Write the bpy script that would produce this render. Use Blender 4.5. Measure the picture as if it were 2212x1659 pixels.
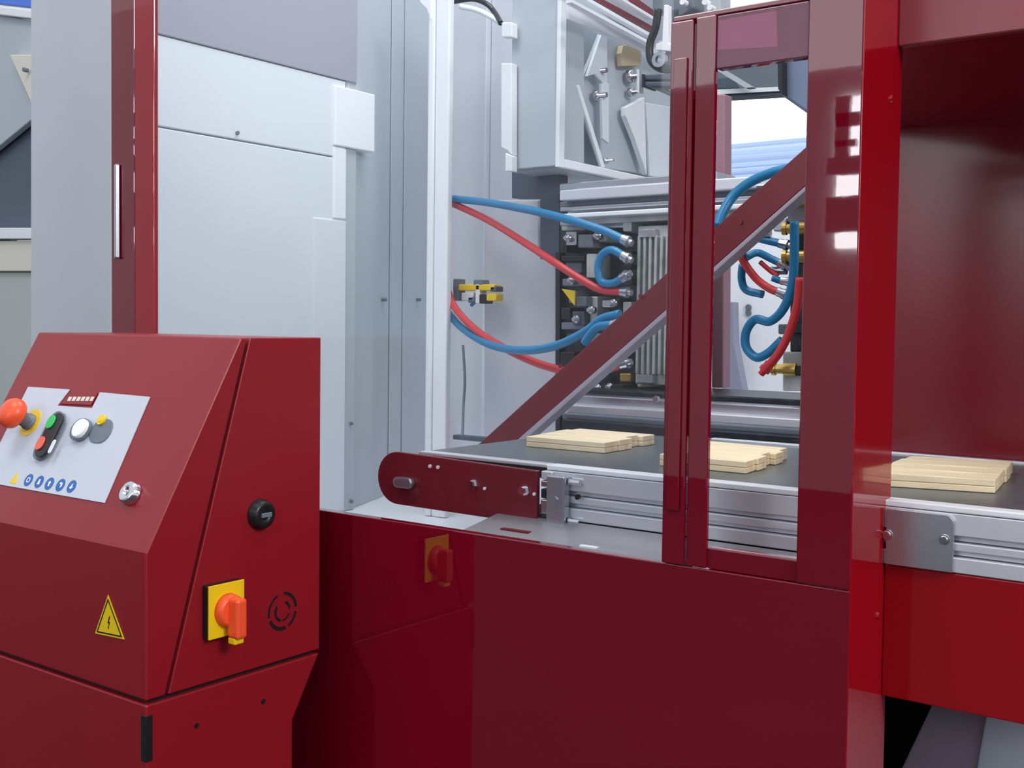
import bpy, bmesh, math, random
import numpy as np
from mathutils import Vector, Matrix
random.seed(7)
for o in list(bpy.data.objects): bpy.data.objects.remove(o)
S = bpy.context.scene; COL = S.collection

# ---------------------------------------------------------------- camera
FPX, YAW, PITCH, ROLL, CY, CAMH = 2454., 0.63930, 0.041780, 0.012602, 802.1, 1.5
cF = np.array([-math.sin(YAW)*math.cos(PITCH), math.cos(YAW)*math.cos(PITCH), -math.sin(PITCH)])
_r = np.array([math.cos(YAW), math.sin(YAW), 0.]); _u = np.cross(_r, cF)
cR = _r*math.cos(ROLL)+_u*math.sin(ROLL); cU = np.cross(cR, cF); CP = np.array([0, 0, CAMH])
cam_d = bpy.data.cameras.new('camera'); cam = bpy.data.objects.new('camera', cam_d); COL.objects.link(cam)
cam_d.sensor_fit = 'HORIZONTAL'; cam_d.sensor_width = 36; cam_d.lens = 36*FPX/2212
cam_d.shift_y = -(829.5-CY)/2212; cam_d.clip_start = .02
M = Matrix.Identity(4)
for i in range(3):
    M[i][0] = cR[i]; M[i][1] = cU[i]; M[i][2] = -cF[i]
M[2][3] = CAMH
cam.matrix_world = M; S.camera = cam
# ---------------------------------------------------------------- light and exposure
W = bpy.data.worlds.new('daylight'); S.world = W; W.use_nodes = True
W.node_tree.nodes['Background'].inputs[0].default_value = (.86, .93, 1, 1)
W.node_tree.nodes['Background'].inputs[1].default_value = .80
def area(name, loc, target, sx, sy, power, col=(1, 1, 1)):
    l = bpy.data.lights.new(name, 'AREA'); l.shape = 'RECTANGLE'; l.size = sx; l.size_y = sy; l.energy = power; l.color = col
    o = bpy.data.objects.new(name, l); COL.objects.link(o); o.location = loc
    o.rotation_euler = (Vector(target)-Vector(loc)).to_track_quat('-Z', 'Y').to_euler(); return o
area('side_fill_light', (3.6, .4, 4.0), (-.8, 1.5, 1.2), 1.6, 1.2, 165, (1, .97, .94))  # unseen lamp, added to brighten the red side faces
area('cell_fill_light', (-1.7, 2.7, 4.4), (-1.8, 2.8, .8), 1.6, 1.0, 52, (.95, .98, 1))  # unseen lamp, added to lift the white cell interior
area('front_fill_light', (-2.2, .2, 4.8), (-2.5, 2.3, 1.4), 1.6, 1.2, 45, (1, 1, 1))  # unseen overhead lamp, added for soft light from the front
S.view_settings.view_transform = 'Standard'; S.view_settings.look = 'None'
S.view_settings.gamma = 1; S.view_settings.use_curve_mapping = False; S.view_settings.exposure = 0.0

# ---------------------------------------------------------------- helpers
def ray(x, y): return cF+cR*(x-1106)/FPX-cU*(y-CY)/FPX
def at(x, y, ax, v):
    """point of the plane ax=v seen at photograph pixel x,y"""
    i = 'XYZ'.index(ax); D = ray(x, y); t = (v-CP[i])/D[i]; return Vector(CP+t*D)
def mat(name, col, rough=.5, metal=0, spec=.5, coat=0, bump=0, scale=200, var=0, vscale=6, emit=0, stretch=(1, 1, 1), ior=1.5):
    m = bpy.data.materials.new(name); m.use_nodes = True; nt = m.node_tree; b = nt.nodes['Principled BSDF']
    b.inputs['Base Color'].default_value = (*col, 1); b.inputs['Roughness'].default_value = rough
    b.inputs['Metallic'].default_value = metal; b.inputs['IOR'].default_value = ior
    b.inputs['Coat Weight'].default_value = coat; b.inputs['Coat Roughness'].default_value = .01
    if emit:
        b.inputs['Emission Color'].default_value = (*col, 1); b.inputs['Emission Strength'].default_value = emit
    tc = nt.nodes.new('ShaderNodeTexCoord'); mp = nt.nodes.new('ShaderNodeMapping'); mp.inputs['Scale'].default_value = stretch
    nt.links.new(tc.outputs['Object'], mp.inputs[0])
    if var:
        n = nt.nodes.new('ShaderNodeTexNoise'); n.inputs['Scale'].default_value = vscale; n.inputs['Detail'].default_value = 5
        nt.links.new(mp.outputs[0], n.inputs[0])
        r = nt.nodes.new('ShaderNodeMapRange'); r.inputs[1].default_value = .3; r.inputs[2].default_value = .7
        r.inputs[3].default_value = 1-var; r.inputs[4].default_value = 1+var
        nt.links.new(n.outputs[0], r.inputs[0])
        x = nt.nodes.new('ShaderNodeVectorMath'); x.operation = 'SCALE'; x.inputs[0].default_value = col
        nt.links.new(r.outputs[0], x.inputs['Scale']); nt.links.new(x.outputs[0], b.inputs['Base Color'])
    if bump:
        n = nt.nodes.new('ShaderNodeTexNoise'); n.inputs['Scale'].default_value = scale; n.inputs['Detail'].default_value = 3
        nt.links.new(mp.outputs[0], n.inputs[0])
        bp = nt.nodes.new('ShaderNodeBump'); bp.inputs['Strength'].default_value = bump; bp.inputs['Distance'].default_value = .002
        nt.links.new(n.outputs[0], bp.inputs['Height']); nt.links.new(bp.outputs[0], b.inputs['Normal'])
    return m
def pane_mat(name, tint, refl=1.45, haze=0, hazecol=(1, 1, 1)):
    m = bpy.data.materials.new(name); m.use_nodes = True; nt = m.node_tree; nt.nodes.clear()
    o = nt.nodes.new('ShaderNodeOutputMaterial'); t = nt.nodes.new('ShaderNodeBsdfTransparent'); t.inputs[0].default_value = (*tint, 1)
    g = nt.nodes.new('ShaderNodeBsdfGlossy'); g.inputs['Roughness'].default_value = .02
    lw = nt.nodes.new('ShaderNodeLayerWeight'); lw.inputs[0].default_value = .5; mx = nt.nodes.new('ShaderNodeMixShader')
    pw = nt.nodes.new('ShaderNodeMath'); pw.operation = 'POWER'; nt.links.new(lw.outputs['Facing'], pw.inputs[0]); pw.inputs[1].default_value = 5
    f = nt.nodes.new('ShaderNodeMath'); f.operation = 'MULTIPLY_ADD'; nt.links.new(pw.outputs[0], f.inputs[0]); f.inputs[1].default_value = .96; f.inputs[2].default_value = .04
    nt.links.new(f.outputs[0], mx.inputs[0]); base = t.outputs[0]
    if haze:
        d = nt.nodes.new('ShaderNodeBsdfDiffuse'); d.inputs[0].default_value = (*hazecol, 1); m2 = nt.nodes.new('ShaderNodeMixShader')
        m2.inputs[0].default_value = haze; nt.links.new(t.outputs[0], m2.inputs[1]); nt.links.new(d.outputs[0], m2.inputs[2]); base = m2.outputs[0]
    nt.links.new(base, mx.inputs[1]); nt.links.new(g.outputs[0], mx.inputs[2]); nt.links.new(mx.outputs[0], o.inputs[0]); return m

class MB:
    def __init__(s): s.v = []; s.f = []
    def add(s, vs, fs):
        n = len(s.v); s.v += [Vector(v) for v in vs]; s.f += [tuple(n+i for i in f) for f in fs]; return s
    def box(s, x0, x1, y0, y1, z0, z1):
        vs = [(x, y, z) for z in (z0, z1) for x, y in ((x0, y0), (x1, y0), (x1, y1), (x0, y1))]
        return s.add(vs, [(3, 2, 1, 0), (4, 5, 6, 7), (0, 1, 5, 4), (1, 2, 6, 5), (2, 3, 7, 6), (3, 0, 4, 7)])
    def prism(s, pts, ext):
        n = len(pts); e = Vector(ext); a = [Vector(p) for p in pts]; b = [p+e for p in a]
        return s.add(a+b, [tuple(range(n))[::-1], tuple(range(n, 2*n))]+[(i, (i+1) % n, n+(i+1) % n, n+i) for i in range(n)])
    def cyl(s, p0, p1, r0, r1=None, n=20, sq=None):
        p0, p1 = Vector(p0), Vector(p1); r1 = r0 if r1 is None else r1; d = (p1-p0).normalized()
        a = d.orthogonal().normalized(); b = d.cross(a)
        A = [p0+(a*math.cos(t)+b*math.sin(t))*r0 for t in [2*math.pi*i/n for i in range(n)]]
        B = [p1+(a*math.cos(t)+b*math.sin(t))*r1 for t in [2*math.pi*i/n for i in range(n)]]
        return s.add(A+B, [tuple(range(n))[::-1], tuple(range(n, 2*n))]+[(i, (i+1) % n, n+(i+1) % n, n+i) for i in range(n)])
    def lathe(s, c, d, prof, n=24):
        """prof: list of (distance along d, radius)"""
        c, d = Vector(c), Vector(d).normalized(); a = d.orthogonal().normalized(); b = d.cross(a); k = len(prof)
        vs = [c+d*h+(a*math.cos(2*math.pi*i/n)+b*math.sin(2*math.pi*i/n))*r for h, r in prof for i in range(n)]
        fs = [(j*n+i, j*n+(i+1) % n, (j+1)*n+(i+1) % n, (j+1)*n+i) for j in range(k-1) for i in range(n)]
        fs += [tuple(range(n))[::-1], tuple(range((k-1)*n, k*n))]
        return s.add(vs, fs)
    def arc(s, c, d, up, r0, r1, a0, a1, h, n=20):
        """flat ring segment lying on the plane with normal d, angles measured from up"""
        c, d, up = Vector(c), Vector(d).normalized(), Vector(up).normalized(); sd = up.cross(d)
        full = abs(a1-a0) >= 2*math.pi-1e-6; L = n if full else n+1; vs = []
        for i in range(L):
            t = a0+(a1-a0)*i/n; q = up*math.cos(t)+sd*math.sin(t)
            vs += [c+q*r0, c+q*r1, c+q*r1+d*h, c+q*r0+d*h]
        fs = []
        for i in range(n):
            A = 4*i; B = 4*((i+1) % L)
            for k in range(4): fs.append((A+k, A+(k+1) % 4, B+(k+1) % 4, B+k))
        if not full: fs += [(0, 1, 2, 3), tuple(4*(L-1)+k for k in (3, 2, 1, 0))]
        return s.add(vs, fs)
    def tube(s, pts, r, n=12, sub=8):
        P = [Vector(p) for p in pts]; P = [P[0]*2-P[1]]+P+[P[-1]*2-P[-2]]; C = []
        for i in range(1, len(P)-2):
            for k in range(sub):
                t = k/sub; a, b, c, d = P[i-1:i+3]
                C.append(.5*((2*b)+(c-a)*t+(2*a-5*b+4*c-d)*t*t+(3*b-a-3*c+d)*t**3))
        C.append(P[-2]); m = len(C); vs = []; a = None
        for i in range(m):
            T = (C[min(i+1, m-1)]-C[max(i-1, 0)]).normalized()
            a = (T.orthogonal() if a is None else a-T*a.dot(T)).normalized(); b = T.cross(a)
            vs += [C[i]+(a*math.cos(2*math.pi*k/n)+b*math.sin(2*math.pi*k/n))*r for k in range(n)]
        fs = [(j*n+i, j*n+(i+1) % n, (j+1)*n+(i+1) % n, (j+1)*n+i) for j in range(m-1) for i in range(n)]
        fs += [tuple(range(n))[::-1], tuple(range((m-1)*n, m*n))]
        return s.add(vs, fs)
    def build(s, name, m, parent=None, bevel=0, smooth=False, seg=2, subs=0):
        if parent is None:
            c = Vector([(min(v[i] for v in s.v)+max(v[i] for v in s.v))/2 for i in range(3)]); c.z = min(v.z for v in s.v)
        else: c = ORG[parent.name]
        me = bpy.data.meshes.new(name); me.from_pydata([v-c for v in s.v], [], s.f); me.materials.append(m)
        bm = bmesh.new(); bm.from_mesh(me); bmesh.ops.recalc_face_normals(bm, faces=bm.faces); bm.to_mesh(me); bm.free()
        o = bpy.data.objects.new(name, me); COL.objects.link(o); ORG[o.name] = c
        if parent is None: o.location = c
        else: o.parent = parent
        if bevel:
            md = o.modifiers.new('edge', 'BEVEL'); md.width = bevel; md.segments = seg; md.limit_method = 'ANGLE'; md.angle_limit = math.radians(35)
        if smooth:
            for p in me.polygons: p.use_smooth = len(p.vertices) == 4
        return o
ORG = {}
def thing(name, label, cat, loc, group=None):
    o = bpy.data.objects.new(name, None); COL.objects.link(o); o.location = loc; o.empty_display_size = .05
    ORG[o.name] = Vector(loc); return tag(o, label, cat, group)
def tag(o, label, cat, group=None):
    o['label'] = label; o['category'] = cat
    if group: o['group'] = group
    return o
def struct(o): o['kind'] = 'structure'; return o
def lab(o, l): o['label'] = l; return o
def pxpoly(pts, ax, v): return [at(x, y, ax, v) for x, y in pts]
def slab(mb, pts, ax, v, th):
    """outline taken on plane ax=v, given a real thickness going away from the viewer"""
    e = [0, 0, 0]; e['XYZ'.index(ax)] = th; return mb.prism(pxpoly(pts, ax, v), e)
def B(*a): return MB().box(*a)

# ---------------------------------------------------------------- materials
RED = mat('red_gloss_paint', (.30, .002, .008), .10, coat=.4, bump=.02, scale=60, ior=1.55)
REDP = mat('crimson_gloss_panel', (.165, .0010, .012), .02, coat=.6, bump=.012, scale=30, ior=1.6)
REDR = mat('crimson_satin_panel', (.22, .0012, .014), .24, bump=.03, scale=200, ior=1.5)
REDS = mat('red_satin_powder_coat', (.27, .006, .014), .36, bump=.10, scale=700, ior=1.55)
MARO = mat('maroon_paint', (.17, .008, .018), .34)
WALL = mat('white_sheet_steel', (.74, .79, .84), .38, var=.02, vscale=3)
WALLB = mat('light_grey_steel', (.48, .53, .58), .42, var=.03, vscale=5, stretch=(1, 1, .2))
WHITE = mat('bright_white_paint', (.86, .89, .93), .35)
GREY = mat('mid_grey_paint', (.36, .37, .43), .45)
BACK = mat('pale_grey_lining', (.58, .60, .66), .45, var=.03)
SLATE = mat('slate_blue_paint', (.07, .09, .13), .45)
DARK = mat('dark_oily_metal', (.035, .04, .048), .35, metal=.4, var=.4, vscale=30)
BLACK = mat('black_plastic', (.01, .011, .014), .35)
ALU = mat('anodised_aluminium', (.78, .79, .84), .32, metal=.55, bump=.05, scale=300, stretch=(.05, 1, 1))
STEEL = mat('brushed_steel', (.54, .55, .60), .26, metal=.9, bump=.06, scale=250, stretch=(1, 1, .1))
CHROME = mat('chrome', (.8, .8, .84), .12, metal=1)
MOLD = mat('cast_grey_metal', (.50, .53, .52), .42, metal=.3, var=.2, vscale=20)
BRASS = mat('brass', (.62, .42, .12), .28, metal=.9)
BELT = mat('dark_conveyor_belt', (.085, .105, .118), .30, bump=.06, scale=500, var=.08, vscale=14)
WOOD = mat('pale_beech_wood', (.86, .71, .48), .6, var=.16, vscale=40, stretch=(.12, 1, 1), bump=.12, scale=120)
BLUE = mat('blue_rubber_hose', (.012, .20, .42), .30)
REDH = mat('red_rubber_hose', (.60, .035, .045), .32)
YEL = mat('signal_yellow', (.90, .62, .01), .35)
ORA = mat('signal_orange_red', (.95, .10, .03), .35)
GRN = mat('green_button', (.02, .55, .12), .3)
REDB = mat('salmon_red_button', (.85, .14, .08), .3)
LABEL = mat('light_grey_foil', (.60, .63, .72), .38)
LBLUE = mat('sign_blue', (.03, .14, .46), .4)
CREAM = mat('cream_paint', (.78, .74, .64), .45)
GLASS = pane_mat('clear_polycarbonate', (.97, .98, .99))
PINKREFL = pane_mat('pink_pane_reflection', (.40, .20, .28), haze=.45, hazecol=(.34, .10, .17))  # pink reflection in the pane, put into tint and haze
GUM = mat('grey_plastic', (.16, .19, .23), .4)
OCH = mat('ochre_label', (.48, .38, .24), .6)
FLOORM = mat('grey_concrete_floor', (.03, .03, .033), .9, var=.15, vscale=1.5)
HALLW = mat('hall_wall_paint', (.78, .79, .83), .8, var=.04, vscale=.6)
SKYL = mat('daylit_window', (.92, .97, 1), .5, emit=2.2)
SKYB = mat('daylit_blue_slat', (.50, .64, .90), .5, emit=.45)
SKYM = mat('translucent_glazing', (.92, .94, 1), .5, emit=1.8)
SKYH = mat('daylight_glazing', (.95, .98, 1), .5, emit=11)

# ---------------------------------------------------------------- the hall
struct(B(-16, 12, -7, 10, -.1, 0).build('floor', FLOORM))
wb = struct(B(-16, 12, -7.2, -7, 0, 6).build('wall_back', HALLW))
wf = struct(B(-16, 12, 10, 10.2, 0, 7).build('wall_far', HALLW))
# far glazed door, seen through the small opening
wn = struct(thing('window_1', 'x', 'x', (-5.7, 9.9, 1.9))); del wn['label']; del wn['category']
Yf = 9.93
p = at(1500, 290, 'Y', Yf); q = at(1900, -60, 'Y', Yf)
B(p.x, q.x, Yf, Yf+.04, p.z, q.z).build('pane', SKYL, wn)
zs = [at(1650, y, 'Y', Yf).z for y in (292, 303, 318, 330, 345, 358, 372, 388, 405)]
for i in range(len(zs)-1):
    B(p.x, q.x, Yf-.03*(i % 2), Yf+.02, zs[i+1]+.01, zs[i]-.01).build('slat', SKYL if i == 0 else SKYB, wn, bevel=.01)
# windows behind the viewer, mirrored in the glossy panels
def backwin(n, x0, x1, z0, z1, m, bars):
    w = struct(thing('window_%d' % n, 'x', 'x', ((x0+x1)/2, -6.98, z0))); del w['label']; del w['category']
    B(x0, x1, -7.0, -6.96, z0, z1).build('pane', m, w)
    for a, b, c, d in bars: B(a, b, -6.96, -6.9, c, d).build('window_bar', GREY, w)
backwin(2, -3.83, -2.2, 2.22, 3.57, SKYH, ((-3.9, -2.1, 2.87, 3.03), (-3.9, -2.1, 2.36, 2.68), (-3.83, -3.60, 3.30, 3.42), (-3.83, -3.64, 3.12, 3.18), (-3.83, -3.7, 3.03, 3.57), (-2.2, -2.1, 2.2, 3.6)))
backwin(3, -5.65, 10, 3.85, 5.7, SKYM, [(x, x+.08, 3.85, 5.7) for x in (-3.3, -1, 1.2, 3.4, 6)])

# ---------------------------------------------------------------- the cell: white lining
XW, ZT = -2.75, .855
def shell(n, loc):
    t = struct(thing(n, 'x', 'x', loc)); del t['label']; del t['category']; return t
cell = shell('wall_left', (-2.76, 2.2, 0)); inner = shell('wall_inner', (-2.9, 3.2, 0)); rear = shell('wall_rear', (-2.6, 3.95, 0))
B(XW-.03, XW, 1.74, 2.745, ZT, 2.044).build('lining_panel', WALL, cell, bevel=.003)
B(XW-.03, XW, 1.74, 2.745, 2.049, 2.304).build('lining_panel', WALL, cell, bevel=.003)
lab(B(XW-.03, XW+.004, 1.74, 2.795, 2.306, 3.0).build('reflection_strip', GREY, cell, bevel=.003), 'darker grey strip standing in for a pane reflection')  # dark part of a pane reflection, built as a grey wall strip
B(XW-.03, XW+.010, 2.687, 2.877, 2.084, 2.282).build('cover_plate', WHITE, cell, bevel=.004)
B(XW-.03, XW+.006, 2.687, 2.745, 1.843, 2.080).build('cover_plate', WHITE, cell, bevel=.004)
B(XW-.03, XW+.004, 2.60, 2.748, ZT, 1.84).build('cover_plate', WALL, cell, bevel=.004)
B(XW-.05, XW-.002, 2.75, 2.80, ZT, 3.0).build('corner_strip', WALLB, cell, bevel=.003)
# angled grey wall
def ang(u, off=0):
    a, b = Vector((-2.765, 2.795, 0)), Vector((-3.10, 3.62, 0)); d = (b-a).normalized(); n = Vector((d.y, -d.x, 0)); return a+(b-a)*u+n*off
gw = MB().prism([ang(0), ang(1), ang(1, -.03), ang(0, -.03)], (0, 0, 2.2)); gw.v = [v+Vector((0, 0, ZT)) for v in gw.v]
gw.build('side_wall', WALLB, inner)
for u, w in ((.40, .05), (.56, .04)):
    r_ = MB().prism([ang(u, .001), ang(u+w, .001), ang(u+w, .006), ang(u, .006)], (0, 0, 2.2)); r_.v = [v+Vector((0, 0, ZT)) for v in r_.v]
    r_.build('wall_rib', WALLB, inner, bevel=.004)
def onang(x, y):
    a = ang(0); n = Vector((ang(0, 1)-a)); D = Vector(ray(x, y)); t = n.dot(a-Vector(CP))/n.dot(D); return Vector(CP)+D*t, n
for x, y in ((825, 647), (900, 647)):
    c, n = onang(x, y); MB().cyl(c-n*.002, c+n*.018, .007, n=10).build('screw', GUM, inner)
for x, y in ((758, 915), (758, 1083), (512, 287)):
    c = at(x, y, 'X', XW+.001); MB().cyl(c, c+Vector((.006, 0, 0)), .006, n=10).build('screw', GUM, cell)
# white corner post
YPO = 2.86
cpost = thing('corner_post', 'bright white double folded corner post in front of the hose ends', 'post', (-2.4, YPO, ZT))
pl, pr = at(921, 500, 'Y', YPO).x, at(977, 500, 'Y', YPO+.03).x
B(pl, pl+.026, YPO, YPO+.03, ZT, 2.6).build('flange', WHITE, cpost, bevel=.005)
B(pl+.028, pr, YPO+.005, YPO+.03, ZT, 2.6).build('flange', WHITE, cpost, bevel=.005)
slab(MB(), [(905, -12), (930, -12), (930, 40), (922, 18), (908, 4)], 'Y', YPO-.006, .02).build('gusset_plate', WHITE, cpost)
# back lining
YB = 3.95
xa, xb, xc = at(960, 500, 'Y', YB).x, at(1046, 500, 'Y', YB).x, at(1215, 500, 'Y', YB).x
B(xa-.5, xb, YB, YB+.04, ZT, 3.2).build('lining_panel', BACK, rear, bevel=.004)
B(xb+.003, xc+.4, YB+.03, YB+.07, ZT, 3.2).build('lining_panel', BACK, rear, bevel=.004)
tag(B(-2.74, -.95, 1.60, 2.74, ZT-.03, ZT-.001).build('drip_tray', WHITE), 'white sheet steel tray on the cell bottom beneath the conveyor end', 'tray')
struct(B(-3.3, -.95, 2.745, 4.0, ZT-.03, ZT-.001).build('trim_2', WHITE))
# white cabinet wall under the hood with its dark frame
Yc = 3.06
pf = thing('access_cabinet', 'pale access panel with slate blue frame left of the press', 'cabinet', (-2.1, 3.0, ZT))
lab(slab(MB(), [(1046, 432), (1163, 432), (1163, 552), (1200, 552), (1200, 1010), (1046, 1010)], 'Y', Yc, .06).build('access_panel', BACK, pf, bevel=.004), 'pale grey access panel')
lab(slab(MB(), [(1105, 366), (1208, 352), (1208, 560), (1166, 560), (1166, 428), (1105, 428)], 'Y', 2.93, .05).build('hood_frame', SLATE, pf, bevel=.003), 'slate blue frame under the white hood')
lab(slab(MB(), [(1200, 545), (1209, 545), (1209, 1000), (1200, 1000)], 'Y', 2.9, .05).build('frame_edge', BLACK, pf), 'black edge strip')
B(at(978, 941, 'Y', 2.75).x, at(1052, 941, 'Y', 2.75).x, 2.75, 2.78, at(1010, 952, 'Y', 2.75).z, at(1010, 942, 'Y', 2.75).z).build('ledge', SLATE, pf, bevel=.002)
MB().tube([at(1000, 745, 'Y', 2.9), at(1004, 820, 'Y', 2.9), at(1001, 880, 'Y', 2.9), at(999, 944, 'Y', 2.76)], .0045, n=8).build('thin_cable', GUM, pf, smooth=True)

# ---------------------------------------------------------------- white hood above the press
hood = thing('press_hood', 'white steel hood with angled gusset plates hanging above the press', 'hood', (-2, 3.4, 1.97))
hx, hl = at(1210, 300, 'Y', 2.8).x, at(1103, 300, 'Y', 2.8).x; hz = at(1210, 357, 'Y', 2.8).z; HT = 2.75
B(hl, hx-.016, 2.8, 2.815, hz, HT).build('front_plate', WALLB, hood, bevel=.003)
B(hx-.014, hx, 2.795, 2.825, hz-.005, HT).build('corner_edge', WHITE, hood, bevel=.002)
B(hx-.02, hx, 2.826, 3.78, hz-.004, hz+.022).build('bottom_rail', WHITE, hood, bevel=.003)
B(hl, hx-.022, 2.826, 3.78, hz-.006, hz+.006).build('bottom_plate', WALLB, hood)
B(hl, hl+.012, 2.816, 3.78, hz+.007, HT).build('rear_plate', WALLB, hood)
ztop = at(1225, 4, 'X', hx).z
B(hx-.02, hx, 2.826, 3.78, ztop-.05, ztop).build('top_rail', WHITE, hood, bevel=.003)
def gus(pts, X, th=.012, m=WALL, nm='gusset_plate'): return slab(MB(), pts, 'X', X, -th).build(nm, m, hood, bevel=.002)
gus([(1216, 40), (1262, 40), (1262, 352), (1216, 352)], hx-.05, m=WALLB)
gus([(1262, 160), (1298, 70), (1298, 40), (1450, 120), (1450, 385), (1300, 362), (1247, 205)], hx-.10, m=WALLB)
gus([(1246, 185), (1252, 183), (1308, 362), (1300, 362)], hx-.045, .01, WHITE)
gus([(1304, 60), (1312, 62), (1312, 190), (1285, 160), (1268, 165)], hx-.06, .01)
gus([(1300, 180), (1316, 180), (1316, 310), (1303, 300)], hx-.055)
gus([(1352, 232), (1392, 210), (1398, 378), (1372, 300), (1352, 250)], hx-.06, .02, WHITE)
gus([(1396, 222), (1470, 235), (1470, 388), (1404, 380)], hx-.07, .01, WALL)
lab(gus([(1346, 98), (1380, 94), (1386, 120), (1384, 142), (1344, 143), (1342, 115)], hx-.07, .02, OCH, 'label_patch'), 'ochre patch')
for x, y, r in ((1285, 155, .018), (1285, 208, .018), (1357, 166, .022), (1300, 348, .01), (1358, 200, .014)):
    c = at(x, y, 'X', hx-.085); MB().lathe(c, (1, 0, 0), [(0, r), (.02, r), (.02, r*.5), (.045, r*.45)]).build('knob', STEEL, hood, smooth=True)
wpipe = tag(MB().tube([at(995, 14, 'Y', 3.2), at(1030, 22, 'Y', 3.2), at(1060, 36, 'Y', 3.2), at(1082, 50, 'Y', 3.2)], .010).build('white_tube', mat('white_tube_paint', (.9, .95, 1), .3), smooth=True), 'short white tube slanting under the black cable near the top', 'tube')  # plain white tube
wpipe2 = thing('wall_conduit', 'bright white vertical conduit on the left side of the press hood', 'conduit', at(1093, 370, 'Y', 2.75))
slab(MB(), [(1083, 48), (1106, 48), (1106, 80), (1083, 80)], 'Y', 2.76, .03).build('clip', WHITE, wpipe2, bevel=.003)
slab(MB(), [(1082, 136), (1105, 136), (1105, 335), (1095, 325), (1082, 318)], 'Y', 2.765, .03).build('duct', WHITE, wpipe2, bevel=.003)
slab(MB(), [(1091, 330), (1105, 336), (1105, 370), (1091, 370)], 'Y', 2.76, .03).build('duct_end', WHITE, wpipe2, bevel=.003)
tag(MB().tube([at(975, 4, 'Y', 3.1), at(1020, -2, 'Y', 3.1), at(1050, 8, 'Y', 3.1), at(1068, 26, 'Y', 3.1), at(1082, 50, 'Y', 3.05)], .009).build('cable', BLACK, smooth=True), 'black cable arching out from the top of the white corner post', 'cable')

# overhead rails and machinery near the top
ovr = thing('overhead_rails', 'pair of maroon rails running back above the white hood', 'rail', (-1.7, 3.5, 2.5))
for i, (a, b, w, m) in enumerate((((1280, -14), (1412, 58), 10, MARO), ((1370, -8), (1412, 22), 14, MARO), ((1262, -10), (1412, 76), 7, WHITE), ((1330, -14), (1412, 36), 6, WHITE), ((1235, -2), (1410, 92), 7, WHITE))):
    X = -1.80; slab(MB(), [a, b, (b[0], b[1]+w), (a[0], a[1]+w)], 'X', X+.01*i, -.02).build('rail', m, ovr)
slab(MB(), [(1225, -30), (1450, -30), (1450, 80), (1412, 92)], 'X', -1.86, -.02).build('backing_plate', GREY, ovr)
car = thing('overhead_carriage', 'dark grey carriage with hoses and white bracket at the top beside the red post', 'carriage', at(1430, 205, 'Y', 2.5))
slab(MB(), [(1408, -20), (1500, -20), (1500, 18), (1470, 38), (1452, 26), (1408, 26)], 'Y', 2.5, .10).build('carriage_body', GUM, car, bevel=.006)
slab(MB(), [(1500, -20), (1556, -20), (1556, 30), (1500, 36)], 'Y', 2.55, .06).build('carriage_cover', WALLB, car, bevel=.004)
for x, y in ((1530, 8), (1541, 20), (1482, 8)):
    c = at(x, y, 'Y', 2.49); MB().cyl(c, c+Vector((0, -.02, 0)), .007).build('bolt', WHITE, car)
MB().tube([at(1422, 20, 'Y', 2.45), at(1416, 60, 'Y', 2.45), at(1404, 95, 'Y', 2.45), at(1406, 130, 'Y', 2.45), at(1428, 148, 'Y', 2.45), at(1460, 150, 'Y', 2.45)], .010).build('hose', BLACK, car, smooth=True)
MB().tube([at(1458, 20, 'Y', 2.47), at(1450, 60, 'Y', 2.47), at(1446, 110, 'Y', 2.47), at(1445, 160, 'Y', 2.47)], .010).build('hose', SLATE, car, smooth=True)
slab(MB(), [(1434, 10), (1443, 10), (1443, 92), (1448, 96), (1446, 110), (1416, 108), (1416, 94), (1430, 90)], 'Y', 2.44, .02).build('bracket', WHITE, car, bevel=.002)
c = at(1428, 130, 'Y', 2.44); MB().arc(c, (0, -1, 0), (0, 0, 1), .010, .019, 0, 2*math.pi, .012).build('eyelet', STEEL, car)
slab(MB(), [(1386, 161), (1460, 158), (1460, 172), (1386, 172)], 'Y', 2.44, .05).build('clamp_bar', SLATE, car, bevel=.003)
slab(MB(), [(1386, 176), (1460, 176), (1460, 186), (1386, 186)], 'Y', 2.44, .05).build('clamp_bar', SLATE, car, bevel=.003)
slab(MB(), [(1386, 160), (1391, 160), (1391, 188), (1386, 188)], 'Y', 2.435, .06).build('clamp_end', BLACK, car)
slab(MB(), [(1400, 187), (1425, 187), (1462, 205), (1462, 214)], 'Y', 2.45, .04).build('lower_jaw', GUM, car, bevel=.002)
slab(MB(), [(1376, 150), (1381, 150), (1381, 200), (1376, 200)], 'Y', 2.46, .02).build('striker', WHITE, car)

# ---------------------------------------------------------------- the press (mould halves)
YP = 2.8
press = thing('press_unit', 'ribbed grey mould half of the press with silver rails and dark valve gear', 'machine', (-1.7, 3, 0))
def bar(y0, y1, m, x0=1209, x1=1548, Y=YP, d=.12, nm='rail', px=1320):
    z0, z1 = at(px, y1, 'Y', Y).z, at(px, y0, 'Y', Y).z
    return B(at(x0, y0, 'Y', Y).x, at(x1, y0, 'Y', Y).x, Y, Y+d, z0, z1).build(nm, m, press, bevel=.003)
bar(388, 404, STEEL, Y=2.86); bar(403, 426, ALU, x1=1700, d=.2); bar(429, 441, GUM, x1=1640, Y=2.84); bar(441, 450, STEEL, x1=1640, Y=2.82)
bar(456, 466, WHITE, x1=1640, Y=2.78); bar(468, 482, MOLD, x1=1640, Y=2.82)
B(at(1209, 600, 'Y', 2.93).x, at(1465, 600, 'Y', 2.93).x, 2.93, 3.1, .9, at(1300, 480, 'Y', 2.93).z).build('core_block', DARK, press)
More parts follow.
